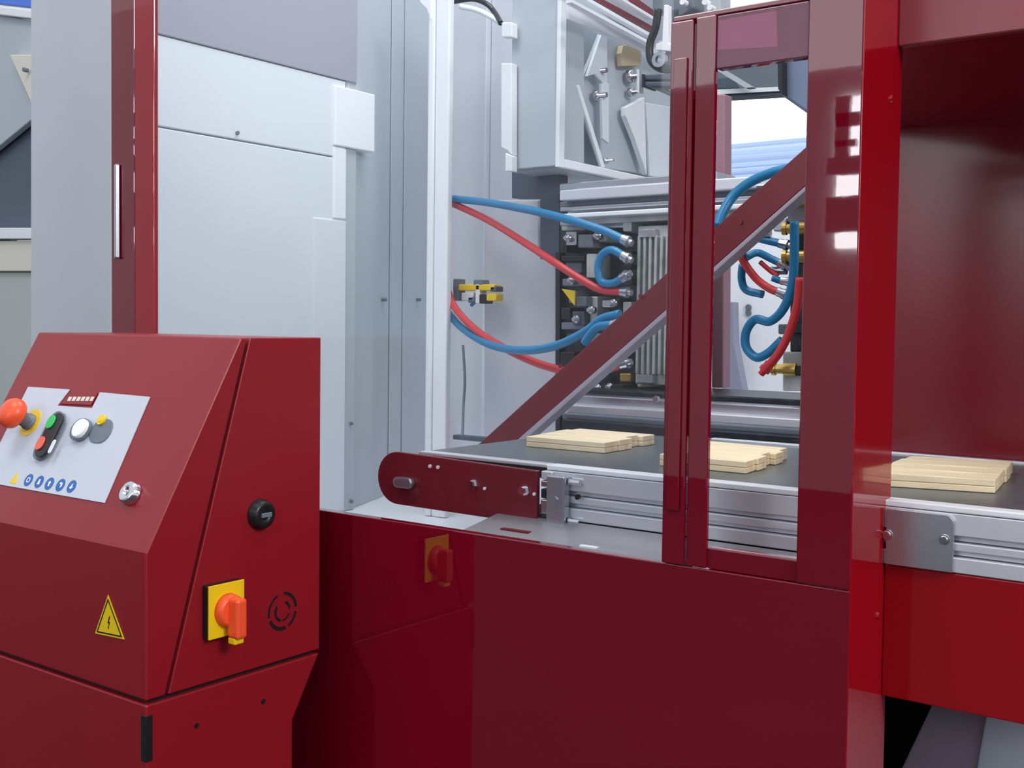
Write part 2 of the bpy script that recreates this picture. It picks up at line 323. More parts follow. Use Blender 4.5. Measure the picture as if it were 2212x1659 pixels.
# ribbed block
x0, x1 = at(1368, 600, 'Y', YP).x, at(1492, 600, 'Y', YP).x; z0, z1 = at(1400, 832, 'Y', YP).z, at(1400, 486, 'Y', YP).z
B(x0, x1, YP+.02, YP+.14, z0, z1).build('mould_block', MOLD, press, bevel=.004)
n = 9
for i in range(n):
    w = (x1-x0-.02)/n; B(x0+.012+i*w, x0+.012+i*w+w*.5, YP-.002, YP+.022, z0+.03, z1-.03).build('cooling_rib', MOLD, press, bevel=.003)
B(x0+.02, x0+.07, YP-.006, YP+.02, z1-.035, z1-.012).build('name_plate', STEEL, press, bevel=.002)
B(x0+.02, x0+.07, YP-.006, YP+.02, z0+.005, z0+.03).build('foot_plate', STEEL, press, bevel=.002)
# valve gear in the dark bay on the left
gear = [((1212, 478), (1262, 498), MOLD), ((1264, 482), (1352, 492), STEEL), ((1222, 500), (1245, 530), STEEL), ((1248, 506), (1280, 535), GUM), ((1283, 498), (1310, 522), CREAM), ((1212, 520), (1224, 545), BLACK),
        ((1212, 552), (1262, 564), BLACK), ((1266, 548), (1288, 600), MOLD), ((1222, 566), (1256, 590), GUM), ((1214, 602), (1260, 618), GUM), ((1228, 628), (1242, 655), GUM), ((1244, 640), (1266, 662), GUM),
        ((1274, 640), (1290, 700), MOLD), ((1212, 664), (1232, 690), BLACK), ((1236, 672), (1262, 702), SLATE), ((1300, 648), (1324, 664), STEEL), ((1316, 644), (1340, 662), BLACK), ((1212, 696), (1262, 712), GUM),
        ((1222, 720), (1258, 735), DARK), ((1266, 720), (1300, 760), GUM), ((1210, 760), (1240, 800), BLACK), ((1244, 770), (1262, 806), SLATE), ((1300, 745), (1330, 770), MOLD), ((1300, 830), (1345, 842), DARK),
        ((1338, 806), (1362, 826), BRASS), ((1376, 812), (1410, 836), CREAM), ((1266, 812), (1290, 846), GUM), ((1345, 478), (1364, 500), MOLD), ((1345, 540), (1364, 548), BLACK), ((1345, 570), (1364, 580), BLACK), ((1345, 600), (1364, 616), DARK), ((1345, 652), (1364, 680), MOLD), ((1345, 700), (1366, 760), MOLD)]
for i, (a, b, m) in enumerate(gear):
    Y = 2.86-.012*(i % 4); slab(MB(), [a, (b[0], a[1]), b, (a[0], b[1])], 'Y', Y, .08).build('valve_body', m, press, bevel=.004)
for x, y in ((1232, 515), (1296, 510), (1330, 655), (1250, 690), (1282, 670), (1276, 735), (1250, 790), (1280, 830), (1312, 758), (1240, 606), (1296, 838), (1322, 836)):
    c = at(x, y, 'Y', 2.84); MB().lathe(c, (0, -1, 0), [(0, .012), (.016, .012), (.016, .006), (.03, .006)], 14).build('valve_knob', STEEL, press, smooth=True)
lab(slab(MB(), [(1213, 624), (1242, 628), (1241, 660)], 'Y', 2.80, .006).build('warning_flag', YEL, press), 'yellow triangular flag')
# base rails under the mould
for y0, y1, m, Y in ((842, 856, DARK, 2.74), (857, 878, STEEL, 2.66), (879, 898, ALU, 2.60), (899, 912, GUM, 2.58), (913, 940, DARK, 2.56)):
    z0, z1 = at(1320, y1, 'Y', Y).z, at(1320, y0, 'Y', Y).z
    B(at(1214, 880, 'Y', Y).x, at(1800, 880, 'Y', Y).x, Y, Y+.06+.25*(Y > 2.7), z0, z1).build('base_rail', m, press, bevel=.004)
B(at(1214, 880, 'Y', 2.6).x, at(1700, 880, 'Y', 2.6).x, 2.57, 2.9, .8, at(1320, 941, 'Y', 2.56).z).build('base_block', DARK, press)
for x in (1216, 1420):
    c = at(x, 862, 'Y', 2.65); MB().cyl(c, c+Vector((0, -.012, 0)), .009, n=6).build('bolt', STEEL, press)

# right mould half, seen through the small opening
pr2 = thing('press_unit', 'dark mould half with brass hose nipples at the right of the small opening', 'machine', at(1710, 860, 'Y', 2.62))
for a, b, m, Y in (((1700, 440), (1800, 480), GUM, 2.66), ((1706, 480), (1800, 760), DARK, 2.68), ((1690, 760), (1800, 845), MOLD, 2.66), ((1670, 470), (1700, 500), STEEL, 2.66), ((1680, 700), (1704, 722), GUM, 2.66), ((1705, 700), (1800, 722), BLACK, 2.63), ((1715, 790), (1800, 812), BLACK, 2.63)):
    slab(MB(), [a, (b[0], a[1]), b, (a[0], b[1])], 'Y', Y, .10).build('mould_block', m, pr2, bevel=.004)
for x, y in ((1722, 430), (1722, 493), (1722, 554), (1698, 798)):
    c = at(x+22, y, 'Y', 2.64); MB().lathe(c, (-1, -.15, 0), [(0, .016), (.03, .016), (.03, .012), (.05, .012), (.05, .016), (.06, .016)], 16).build('hose_nipple', BRASS, pr2, smooth=False)
for x, y in ((1660, 395), (1655, 495), (1690, 575)):
    c = at(x+10, y+8, 'Y', 2.66); MB().lathe(c, (-1, -.15, 0), [(0, .012), (.02, .012), (.02, .009), (.04, .009)], 12).build('coupling', STEEL, pr2)
# white rear cabinet seen between the mould halves
rc = thing('rear_cabinet', 'white cabinet wall behind the hoses between the two mould halves', 'cabinet', at(1640, 840, 'Y', 4.2))
slab(MB(), [(1545, 455), (1760, 455), (1760, 1560), (1545, 1550)], 'Y', 4.2, .3).build('door', WHITE, rc, bevel=.006)
slab(MB(), [(1560, 652), (1584, 652), (1586, 740), (1606, 846), (1560, 846)], 'Y', 4.1, .05).build('side_strut', mat('lilac_grey_paint', (.28, .29, .40), .5), rc, bevel=.004)
for x, y in ((1618, 664), (1618, 676)):
    c = at(x, y, 'Y', 4.2); MB().cyl(c, c+Vector((0, -.01, 0)), .012).build('lock', GUM, rc)

# red tie bar crossing the cell
tag(slab(MB(), [(1541, 203), (1566, 203), (1562, 838), (1537, 838)], 'Y', 3.12, .05).build('column', mat('dusky_pink_grey', (.30, .16, .20), .4), bevel=.004), 'slim dusky pink column beside the red middle post in the small opening', 'column')
brace = thing('tie_bar', 'maroon flat tie bar rising diagonally across the cell behind the belt', 'beam', at(1080, 950, 'Y', 2.5))
YT = 2.47
slab(MB(), [(1020, 972), (1440, 590), (1545, 492), (1800, 265), (1800, 348), (1545, 574), (1440, 668), (1092, 972)], 'Y', YT, .012).build('bar', MARO, brace, bevel=.002)
slab(MB(), [(1092, 972), (1440, 668), (1545, 574), (1800, 348), (1800, 359), (1545, 587), (1440, 681), (1108, 972)], 'Y', YT-.01, .05).build('flange', mat('lilac_grey_edge', (.42, .37, .45), .4), brace, bevel=.002)
for x, y in ((1212, 790), (1385, 640), (1600, 480)):
    c = at(x, y, 'Y', YT); MB().cyl(c, c+Vector((0, -.004, 0)), .006, n=8).build('rivet', MARO, brace)

# ---------------------------------------------------------------- hoses
def hose(pts, m, r, label, Y0, Y1=None, fit=(0, 1), fm=STEEL, grp='hoses in the press cell'):
    Y1 = Y0 if Y1 is None else Y1; k = len(pts)-1
    P = [at(x, y, 'Y', Y0+(Y1-Y0)*min(1, 2.2*i/k)) for i, (x, y) in enumerate(pts)]
    t = thing('blue_hose' if m is BLUE else 'red_hose', label, 'hose', P[0], grp)
    MB().tube(P, r).build('tube', m, t, smooth=True)
    for e in (0, 1):
        if not fit[e]: continue
        a, b = (P[0], P[1]) if e == 0 else (P[-1], P[-2]); d = (b-a).normalized()
        MB().lathe(a-d*.022, d, [(0, r*.8), (.012, r*.8), (.012, r*1.35), (.020, r*1.35), (.020, r*1.18), (.034, r*1.18)], 14).build('fitting', fm, t)
hose([(965, 428), (1050, 437), (1150, 455), (1230, 475), (1300, 497), (1352, 520)], BLUE, .0125, 'thick blue hose running from the white post to the topmost fitting', 2.955, 2.752, (0, 1))
hose([(965, 434), (1050, 473), (1130, 522), (1200, 568), (1260, 606), (1300, 626), (1350, 631)], REDH, .0115, 'red hose sloping down from the white post below the long blue one', 2.955, 2.75, (0, 1))
hose([(1352, 556), (1322, 540), (1300, 552), (1292, 580), (1300, 608), (1325, 612), (1350, 597)], BLUE, .0120, 'short blue hose bent in a loop between two fittings left of the ribs', 2.74, 2.74, (1, 1))
hose([(965, 622), (985, 668), (1040, 722), (1130, 772), (1205, 798), (1270, 808), (1300, 802), (1350, 786)], REDH, .0120, 'red hose sagging under the tie bar to the lowest fitting', 2.955, 2.72, (0, 1))
hose([(965, 672), (1000, 710), (1060, 745), (1130, 757), (1200, 747), (1262, 718), (1298, 690), (1340, 678)], BLUE, .0125, 'blue hose sagging from the white post in a shallow curve', 2.955, 2.66, (0, 0))
hose([(1262, 742), (1276, 722), (1294, 706), (1330, 702)], BLUE, .0125, 'short blue hose piece coming up from behind the tie bar', 2.64, 2.64, (0, 1))
G2 = 'hoses in the small opening'
hose([(1550, 490), (1562, 458), (1585, 422), (1620, 394), (1665, 374), (1710, 362)], BLUE, .0125, 'dark blue hose curving up behind the tie bar in the small opening', 2.55, 2.6, (0, 0), grp=G2)
hose([(1598, 502), (1640, 515), (1694, 528)], BLUE, .0100, 'nearly straight blue hose below the tie bar in the small opening', 2.62, 2.66, (0, 1), grp=G2)
hose([(1612, 556), (1636, 546), (1664, 558), (1692, 572)], BLUE, .0095, 'short blue hose arching under the straight one in the small opening', 2.60, 2.64, (0, 1), grp=G2)
hose([(1596, 515), (1602, 556), (1630, 598), (1660, 622), (1690, 634)], REDH, .0100, 'dark red hose bowing down left of the blue bundle', 2.58, 2.62, (0, 1), grp=G2)
hose([(1604, 572), (1602, 602), (1612, 626), (1648, 636)], BLUE, .0100, 'blue hose end hooking under the dark red hose', 2.62, 2.64, (0, 0), grp=G2)
hose([(1716, 478), (1716, 540), (1712, 610), (1694, 664), (1664, 694), (1632, 690), (1612, 716), (1612, 750), (1634, 772), (1660, 762), (1690, 734)], BLUE, .0110, 'long blue hose looping in an open ring low in the small opening', 2.545, 2.58, (0, 0), grp=G2)
hose([(1728, 600), (1722, 660), (1704, 720), (1680, 766), (1656, 794)], REDH, .0105, 'bright red hose slanting down beside the looped blue hose', 2.54, 2.56, (0, 1), fm=REDH, grp=G2)
hose([(1668, 600), (1684, 606), (1698, 608)], BLUE, .0085, 'stub of pale blue hose beside the brass nipples', 2.62, 2.63, (0, 1), grp=G2)
hose([(1642, 566), (1664, 585), (1680, 596)], REDH, .0060, 'thin pinkish red tube behind the blue bundle', 2.64, 2.64, (0, 0), grp=G2)

# small valve on the left of the cell
vv = thing('valve_manifold', 'small valve block with yellow handles on the wall beside the white post', 'valve', at(1030, 660, 'Y', 2.9))
for a, b, m in (((990, 614), (1068, 628), YEL), ((978, 602), (990, 650), GUM), ((1022, 604), (1042, 616), GUM), ((1026, 612), (1036, 656), WHITE), ((996, 632), (1022, 650), WALL), ((1034, 636), (1050, 656), BLACK), ((1050, 634), (1072, 650), YEL), ((1010, 640), (1024, 654), GUM), ((1058, 618), (1072, 630), SLATE)):
    slab(MB(), [a, (b[0], a[1]), b, (a[0], b[1])], 'Y', 2.96, .04).build('valve_body', m, vv, bevel=.004)
MB().tube([at(1018, 660, 'Y', 2.97), at(1032, 645, 'Y', 2.97), at(1030, 632, 'Y', 2.97)], .006).build('hose_stub', BLUE, vv, smooth=True)

# ---------------------------------------------------------------- machine beyond the opening, hall structure
hb = thing('hall_housing', 'blue grey machine housing hanging behind the small opening', 'machine', at(1712, 245, 'Y', 3.6))
slab(MB(), [(1684, -60), (1800, -60), (1800, 280), (1740, 243), (1686, 205)], 'Y', 3.6, .4).build('housing_body', mat('blue_grey_paint', (.13, .17, .26), .4), hb, bevel=.01)
slab(MB(), [(1677, 14), (1688, 14), (1690, 205), (1681, 192)], 'Y', 3.55, .04).build('housing_edge', BLACK, hb)
tr = thing('roof_truss', 'white bar with grey lattice truss seen through the small opening', 'truss', at(1600, 210, 'Y', 6))
slab(MB(), [(1490, 196), (1690, 187), (1690, 196), (1490, 207)], 'Y', 6.0, .1).build('chord', WHITE, tr)
slab(MB(), [(1490, 208), (1690, 200), (1690, 204), (1490, 216)], 'Y', 6.02, .1).build('chord', SLATE, tr)
slab(MB(), [(1490, -60), (1690, -70), (1690, -20), (1490, -10)], 'Y', 6.02, .1).build('chord', WHITE, tr)
slab(MB(), [(1500, 110), (1690, 100), (1690, 186), (1500, 195)], 'Y', 6.3, .1).build('gusset_plate', GUM, tr)
slab(MB(), [(1545, 150), (1560, 148), (1626, 188), (1610, 190)], 'Y', 5.9, .05).build('diagonal', WALLB, tr)
slab(MB(), [(1530, 172), (1580, 168), (1590, 188), (1530, 190)], 'Y', 6.1, .05).build('diagonal', SLATE, tr)

# ---------------------------------------------------------------- conveyor
ZB, YR = 1.245, 1.668
cv = thing('belt_conveyor', 'flat belt conveyor with aluminium side rail and rounded maroon end plate', 'conveyor', (-.6, 2.0, 0))
XE = -1.50
R = .022
prof = [(XE+R*(1-math.cos(t)), ZB-R+R*math.sin(t)) for t in [math.pi/2*i/5 for i in range(6)]]
bl = [Vector((x, 1.70, z)) for x, z in prof]+[Vector((.9, 1.70, ZB)), Vector((.9, 1.70, ZB-.006)), Vector((XE+R, 1.70, ZB-.03)), Vector((XE+.004, 1.70, ZB-.03))]
MB().prism(bl, (0, .61, 0)).build('belt', BELT, cv, smooth=False)
xr0 = -1.16
lip = B(xr0, .9, YR, YR+.032, ZB-.006, ZB+.003).build('rail_lip', WHITE, cv, bevel=.002)
B(XE+.03, xr0-.002, YR+.008, YR+.032, ZB-.004, ZB+.003).build('rail_lip', ALU, cv, bevel=.002)
for z0, z1, y in ((1.206, 1.238, 0), (1.197, 1.205, .012), (1.184, 1.196, .002), (1.176, 1.183, .012), (1.153, 1.175, 0)):
    B(xr0, .9, YR+y, YR+.03, z0, z1).build('rail_profile', ALU, cv, bevel=.0015)
B(xr0, .9, 2.312, 2.33, 1.153, ZB+.004).build('rear_rail', ALU, cv, bevel=.002)
# maroon end plate
cz = 1.193; rr = .052; xl = -1.563+rr
ep = [Vector((xl+rr*math.cos(t), 0, cz+rr*math.sin(t))) for t in [math.pi/2+math.pi*i/16 for i in range(17)]]+[Vector((-1.172, 0, 1.139)), Vector((-1.172, 0, ZB-.008))]
for v in ep: v.y = YR-.012
e1 = MB().prism(ep, (0, .010, 0)).build('end_plate', MARO, cv, bevel=.002); lab(e1, 'rounded maroon end plate')
c = at(877, 1042, 'Y', YR-.012)
MB().prism([c+Vector((sx*.014+.011*math.cos(t), 0, .011*math.sin(t))) for sx, a, b in ((1, -90, 90), (-1, 90, 270)) for t in [math.radians(a+(b-a)*i/8) for i in range(9)]], (0, -.012, 0)).build('axle_block', STEEL, e1, bevel=.003)
for x, y, r in ((930, 1007, .0035), (947, 1009, .0035), (1048, 1055, .003), (1155, 1067, .003)):
    c = at(x, y, 'Y', YR-.012); MB().cyl(c, c+Vector((0, -.003, 0)), r, n=10).build('screw', WHITE, e1)
for x, y in ((1022, 1046), (1133, 1060)):
    c = at(x, y, 'Y', YR-.012); MB().lathe(c, (0, -1, 0), [(0, .0115), (.002, .0115), (.002, .008), (.011, .008)], 6).build('hex_bolt', CHROME, e1)
# belt tensioner between plate and rail
x0, x1 = -1.168, -1.143
for i, (z0, z1, m) in enumerate(((1.222, 1.237, ALU), (1.208, 1.220, CHROME), (1.188, 1.205, BLACK), (1.160, 1.186, CHROME), (1.140, 1.157, BLACK))):
    B(x0, x1, YR-.006, YR+.02, z0, z1).build('tension_block', m, cv, bevel=.002)
tb = B(-1.146, -1.108, YR-.020, YR-.002, 1.139, 1.232).build('clamp_plate', STEEL, cv, bevel=.002)
c = Vector((-1.127, YR-.020, 1.190)); MB().cyl(c, c+Vector((0, -.003, 0)), .006, n=12).build('screw', STEEL, tb)
for z in (1.223, 1.154): MB().cyl((-1.106, YR-.006, z), (-1.083, YR-.006, z), .006, n=8).build('hex_bolt', CHROME, cv)
c = at(1250, 1073, 'Y', YR-.004); MB().cyl(c, c+Vector((0, -.006, 0)), .005, n=8).build('screw', BLACK, cv)
# splice plate on the right
sx = at(2062, 1180, 'Y', YR).x; rs = .012
sp = [Vector((-.80, YR-.008, 1.154)), Vector((-.80, YR-.008, 1.236))]+[Vector((sx-rs+rs*math.sin(t), YR-.008, 1.236-rs+rs*math.cos(t))) for t in [math.pi/2*i/5 for i in range(6)]]+[Vector((sx, YR-.008, 1.154))]
sp[0].x = sp[1].x = -.546
s1 = MB().prism(sp, (0, .008, 0)).build('splice_plate', STEEL, cv, bevel=.001)
for x, y in ((1917, 1155), (2040, 1166)):
    c = at(x, y, 'Y', YR-.008); MB().lathe(c, (0, -1, 0), [(0, .0075), (.002, .0075), (.002, .006), (.006, .005)], 14).build('bolt', CHROME, s1)
# stainless shelf below the rail
g0 = at(1010, 1142, 'Y', 1.56)
lab(MB().prism([Vector((-1.265, 1.552, 1.128)), Vector((-.57, 1.552, 1.128)), Vector((-.57, 1.664, 1.149)), Vector((-1.26, 1.664, 1.149))], (0, 0, .003)).build('drip_plate', mat('dull_grey_steel', (.34, .33, .35), .35, metal=.4, var=.15, vscale=8), cv), 'brushed steel plate below the side rail')
B(-1.20, -1.14, 1.585, 1.597, 1.136, 1.140).build('slot', MARO, cv)
B(-1.02, -.985, 1.562, 1.572, 1.131, 1.137).build('tab', WHITE, cv, bevel=.002)
B(-1.27, -.60, 1.70, 2.28, 1.096, 1.150).build('under_frame', DARK, cv, bevel=.004)
for x in (-1.1, -.8, .6): B(x, x+.05, 1.75, 1.80, 0, 1.084 if x < 0 else 1.15).build('leg', STEEL, cv, bevel=.003)

# ---------------------------------------------------------------- planks on the belt
def slabset(corners, n, where, grp, jag):
    """corners: near-left, near-right, far-right, far-left ground points of a row of n planks side by side"""
    a, b, c, d = [Vector(k) for k in corners]
    for i in range(n):
        u, v = i/n, (i+1)/n-.012/n; j = jag[i]
        p0, p1 = a.lerp(d, u), a.lerp(d, v); q0, q1 = b.lerp(c, u), b.lerp(c, v); dr = (b-a).normalized()*j
        zz = ZB+.0005; h = .021+.0012*((i*7) % 3)
        pts = [Vector((p.x, p.y, zz)) for p in (p0, q0+dr, q1+dr, p1)]
        m = MB().prism(pts, (0, 0, h/2-.0006)); o = thing('wooden_plank', f'{["front", "second", "third", "fourth", "rearmost"][i if i < n-1 else 4]} pale plank of the {where}', 'plank', (pts[0]+pts[2])/2, grp)
        m.build('lower_board', WOOD, o, bevel=.0012)
        MB().prism([p+Vector((0, 0, h/2)) for p in pts], (0, 0, h/2)).build('upper_board', WOOD, o, bevel=.0012)
ZZ = ZB+.022
def gp(x, y): p = at(x, y, 'Z', ZZ); return (p.x, p.y, 0)
slabset([gp(1137, 942), gp(1306, 956), gp(1414, 938), gp(1252, 925)], 4, 'row lying farthest left on the belt', 'planks in the left row', [0, .004, -.012, .0])
slabset([gp(1425, 980), gp(1612, 997), gp(1700, 968), gp(1520, 952)], 5, 'row half hidden by the red middle post', 'planks in the middle row', [0, .006, -.004, .008, 0])
slabset([gp(1880, 1020), gp(2150, 1036), gp(2188, 996), gp(1968, 984)], 4, 'row on the belt right of the side panel', 'planks in the right row', [0, 0, .003, 0])

# ---------------------------------------------------------------- red guard
Y0, X1 = 1.53, -.551
gd = thing('machine_guard', 'glossy crimson guard with lower panel, posts and small opening in front of the conveyor', 'machine guard', (-1.1, 1.55, 0))
ZP = 1.136
B(-2.11, X1, Y0, Y0+.02, .02, ZP).build('lower_panel', REDP, gd, bevel=.0015)
B(-.805, -.772, Y0, Y0+.010, ZP+.001, 1.958).build('post', REDP, gd, bevel=.002)
B(-.630, X1, Y0, Y0+.02, ZP+.001, 2.6).build('stile', REDP, gd, bevel=.002)
B(-.7718, -.630, Y0+.006, Y0+.03, ZP+.0005, 1.168).build('sill', REDP, gd, bevel=.002)
lab(B(-.772, -.630, Y0+.002, Y0+.02, 1.878, 1.956).build('header_reflection', PINKREFL, gd, bevel=.002), 'pink pane reflection above the small opening, made as a translucent strip')
B(-.846, -.632, Y0+.004, Y0+.03, 1.957, 1.966).build('header_rail', REDP, gd, bevel=.002)
lab(B(X1-.004, X1+.001, Y0+.001, 1.690, .02, 2.6).build('side_panel', RED, gd, bevel=.001), 'bright red side panel')
for y_, zz in ((1.60, 1.83), (1.60, 1.08)):
    MB().lathe((X1+.001, 1.645, zz), (1, 0, 0), [(0, .006), (.003, .005)], 10).build('rivet', RED, gd)
lp = thing('guard_post', 'red square post rising behind the control console at the left', 'post', (-2.2, 1.55, 0))
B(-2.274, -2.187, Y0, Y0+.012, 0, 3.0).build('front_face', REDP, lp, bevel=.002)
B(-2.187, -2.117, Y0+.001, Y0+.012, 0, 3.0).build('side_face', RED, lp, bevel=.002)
B(-2.26, -2.20, Y0+.013, Y0+.04, 0, 3.0).build('core', MARO, lp, bevel=.002)
c = at(252, 420, 'Y', Y0); MB().box(c.x+.002, c.x+.017, Y0-.010, Y0-.001, at(252, 560, 'Y', Y0).z, at(252, 355, 'Y', Y0).z).build('handle', STEEL, lp, bevel=.006)  # steel bar standing in for a reflection-like white streak
door = thing('sliding_door', 'clear sliding door pane with red edge stile in front of the cell', 'door', (-1.5, 1.54, 1.136))
B(-.846, -.808, Y0-.002, Y0+.03, ZP+.001, 1.956).build('stile', REDP, door, bevel=.002)
B(-.838, -.816, Y0-.006, Y0-.0025, 1.22, 1.90).build('stile_strip', REDP, door, bevel=.001)
lab(B(-2.115, -.848, Y0+.006, Y0+.010, ZP+.001, 2.9).build('pane', GLASS, door), 'clear polycarbonate pane')

# right housing around the conveyor
hs = thing('conveyor_housing', 'red conveyor housing with dark glossy rear panel at the right', 'machine housing', (0, 2.0, 0))
B(X1+.0012, 2.4, YR+.001, YR+.02, .955, 1.152).build('lower_panel', RED, hs, bevel=.002)
B(X1+.0012, 2.4, YR+.021, YR+.045, .953, .966).build('panel_flange', MARO, hs)
lab(B(X1+.0012, 2.4, YR, YR+.02, 1.909, 2.7).build('header', mat('red_paint_pink_sheen', (.27, .03, .05), .35, ior=1.55), hs, bevel=.002), 'red header panel with pink reflection in its colour')  # pink of the mirrored bright hall mixed into the red base colour
B(-.80, 2.4, 2.345, 2.365, 1.245, 1.9098).build('rear_panel', REDR, hs)
MB().prism([Vector((-.572, 1.692, 1.910)), Vector((2.4, 1.692, 1.910)), Vector((2.4, 2.366, 1.910)), Vector((-.85, 2.366, 1.910))], (0, 0, .015)).build('roof', REDR, hs)
B(2.4, 2.42, YR, 2.365, 1.26, 1.925).build('end_light_block', REDR, hs)  # unseen end closure, added to keep the housing interior dark
# grey chute underneath at the right
ch = thing('sheet_metal_chute', 'grey sheet metal chute with slanted edge under the conveyor housing', 'chute', at(2100, 1659, 'Y', 1.95))
slab(MB(), [(2024, 1500), (2136, 1500), (2136, 1600), (2104, 1680), (2080, 1900), (1830, 1900), (1945, 1665)], 'Y', 1.95, .02).build('side_plate', mat('dusky_grey_paint', (.42, .33, .42), .4), ch, bevel=.003)
slab(MB(), [(2138, 1500), (2400, 1500), (2400, 1900), (2070, 1900), (2106, 1680)], 'Y', 1.93, .02).build('front_plate', mat('pale_blue_grey_paint', (.62, .68, .78), .4), ch, bevel=.003)
struct(B(-1.3, 2.4, 2.38, 2.42, 0, 1.2).build('under_shade_sheet', BLACK))  # black sheet added for the deep shade under the conveyor

# ---------------------------------------------------------------- left edge of the view
gc = tag(slab(MB(), [(66, -200), (243, -200), (243, 1300), (66, 1300)], 'Y', 1.66, .05).build('column', mat('plain_grey_steel', (.52, .55, .60), .45, var=.02), bevel=.004), 'plain light grey steel column left of the red post', 'column')
lm = thing('far_machine', 'cream and grey machine with dark window at the left edge', 'machine', at(30, 720, 'Y', 2.6))
def lq(pts, m, nm, Y=2.6, th=.1): return slab(MB(), pts, 'Y', Y, th).build(nm, m, lm, bevel=.004)
lq([(-300, 588), (90, 588), (90, 1200), (-300, 1200)], mat('pale_green_grey', (.50, .54, .52), .5), 'base_panel')
lq([(-300, 520), (90, 520), (90, 586), (-300, 586)], CREAM, 'cream_panel', 2.58)
lq([(-300, 492), (90, 492), (90, 516), (-300, 516)], WHITE, 'sill', 2.56)
lq([(-300, 500), (90, 500), (90, 230), (-300, 600)], SLATE, 'dark_window', 2.66, .05)
lq([(-300, 60), (-5, 30), (90, 50), (90, 240), (-300, 560)], WALLB, 'sloped_hood', 2.62, .03)
lq([(20, 118), (90, 118), (90, 300), (64, 215)], CREAM, 'bracket', 2.58, .04)
c = at(60, 152, 'Y', 2.57); MB().cyl(c, c+Vector((0, -.02, 0)), .009, n=10).build('bolt', GUM, lm)
lq([(-300, -20), (90, 24), (90, 42), (-300, -2)], WHITE, 'top_rail', 2.59)
lq([(-300, -200), (90, -200), (90, 18), (-300, -24)], mat('bright_blue_panel', (.05, .16, .62), .4), 'blue_panel', 2.7, .05)

# ---------------------------------------------------------------- control console
XC = -1.55; YF, YK, ZS, ZTOP, ZFE, YFT = 1.105, 1.487, .883, 1.470, 1.124, 1.297
XL = at(30, 718, 'Z', ZTOP).x
cn = thing('control_console', 'red control console with sloped button panel and yellow rotary switch at the left', 'control console', (-1.85, 1.3, 0))
def yz(pts, x): return [Vector((x, y, z)) for y, z in pts]
s0, s1_ = 1.145, 1.315      # side seam at bottom and top
f1 = MB().prism(yz([(YF, ZS), (s0-.003, ZS), (s1_-.003, ZTOP), (YFT, ZTOP), (YF, ZFE)], XC), (XL-XC, 0, 0)).build('front_cover', REDS, cn, bevel=.003); f1['label'] = 'red front cover'
r1 = MB().prism(yz([(s0+.003, ZS), (YK, ZS), (YK, ZTOP), (s1_+.003, ZTOP)], XC), (XL-XC, 0, 0)).build('rear_housing', REDS, cn, bevel=.002)
MB().prism(yz([(YF+.012, ZS-.007), (YK-.01, ZS-.007), (YK-.01, ZTOP-.01), (YFT+.01, ZTOP-.01), (YF+.012, ZFE-.008)], XC-.008), (XL-XC+.016, 0, 0)).build('inner_frame', BLACK, cn)
ped = MB().prism(yz([(YF, 0), (YF, ZS-.007), (YK, ZS-.007), (1.421, .765), (1.421, 0)], XC), (XL-XC, 0, 0)).build('pedestal', REDS, cn, bevel=.003)
# sloped face frame
nS = Vector((0, -(ZTOP-ZFE), (YFT-YF))).normalized(); uS = Vector((0, YFT-YF, ZTOP-ZFE)).normalized(); pS = Vector((XC, YF, ZFE))
def sl(x, y, off=0):
    p0 = pS+nS*off; D = Vector(ray(x, y)); t = nS.dot(p0-Vector(CP))/nS.dot(D); return Vector(CP)+D*t
def sq(pts, off, h): return MB().prism([sl(x, y, off) for x, y in pts], nS*h)
plate = sq([(62, 836), (152, 842), (125, 877), (200, 882), (217, 848), (325, 858), (227, 1087), (-40, 1040), (-20, 1000)], .0005, .0015).build('label_plate', LABEL, cn); lab(plate, 'light grey foil panel')
badge = sq([(156, 846), (213, 850), (198, 876), (132, 873)], .0005, .0022).build('badge', REDS, cn); lab(badge, 'small red badge with pale lettering')
for i in range(6):
    x = 146+i*9.6; sq([(x+4, 857), (x+10.5, 857.5), (x+5.5, 866.5), (x-1, 866)], .0028, .0006).build('letter', CREAM, badge)
# pictograms
def icon(x, y, kind):
    c = sl(x, y, .002); r = .0122
    if kind:
        o = MB().lathe(c, nS, [(0, r), (.0006, r)], 18).build('pictogram', LBLUE, plate)
        g = MB(); s_ = Vector((1, 0, 0))
        if kind == 1: g.arc(c+nS*.0006, nS, uS, .0035, .0055, 0, 2*math.pi, .0004, 12)
        elif kind == 2:
            g.lathe(c+nS*.0006+uS*.003, nS, [(0, .0025), (.0004, .0025)], 10); g.prism([c+nS*.0006+s_*a*.004-uS*b*.005 for a, b in ((-1, 1), (1, 1), (.6, -.2), (-.6, -.2))], nS*.0004)
        elif kind == 3: g.prism([c+nS*.0006+s_*a*.004+uS*b*.005 for a, b in ((-.5, -1), (.5, -1), (.5, 0), (1, .3), (.3, 1), (-.3, 1), (-1, .3), (-.5, 0))], nS*.0004)
        elif kind == 4: g.arc(c+nS*.0006, nS, uS, .0015, .0055, -.9, .9+math.pi*.6, .0004, 12)
        else: g.prism([c+nS*.0006+s_*a*.005+uS*b*.0055 for a, b in ((-1, -.4), (0, -1), (1, -.2), (.3, .2), (.5, 1), (-.3, .7), (-.2, .1))], nS*.0004)
        g.build('pictogram_mark', WHITE, plate)
    else:
        MB().prism([c+Vector((a*.012, 0, 0))+uS*b*.013 for a, b in ((-1, -.8), (1, -.8), (0, 1))], nS*.0006).build('pictogram', YEL, plate)
for i, (x, y) in enumerate(((33, 1033), (62, 1037), (85, 1041), (107, 1045), (131, 1048), (155, 1051))): icon(x, y, i)
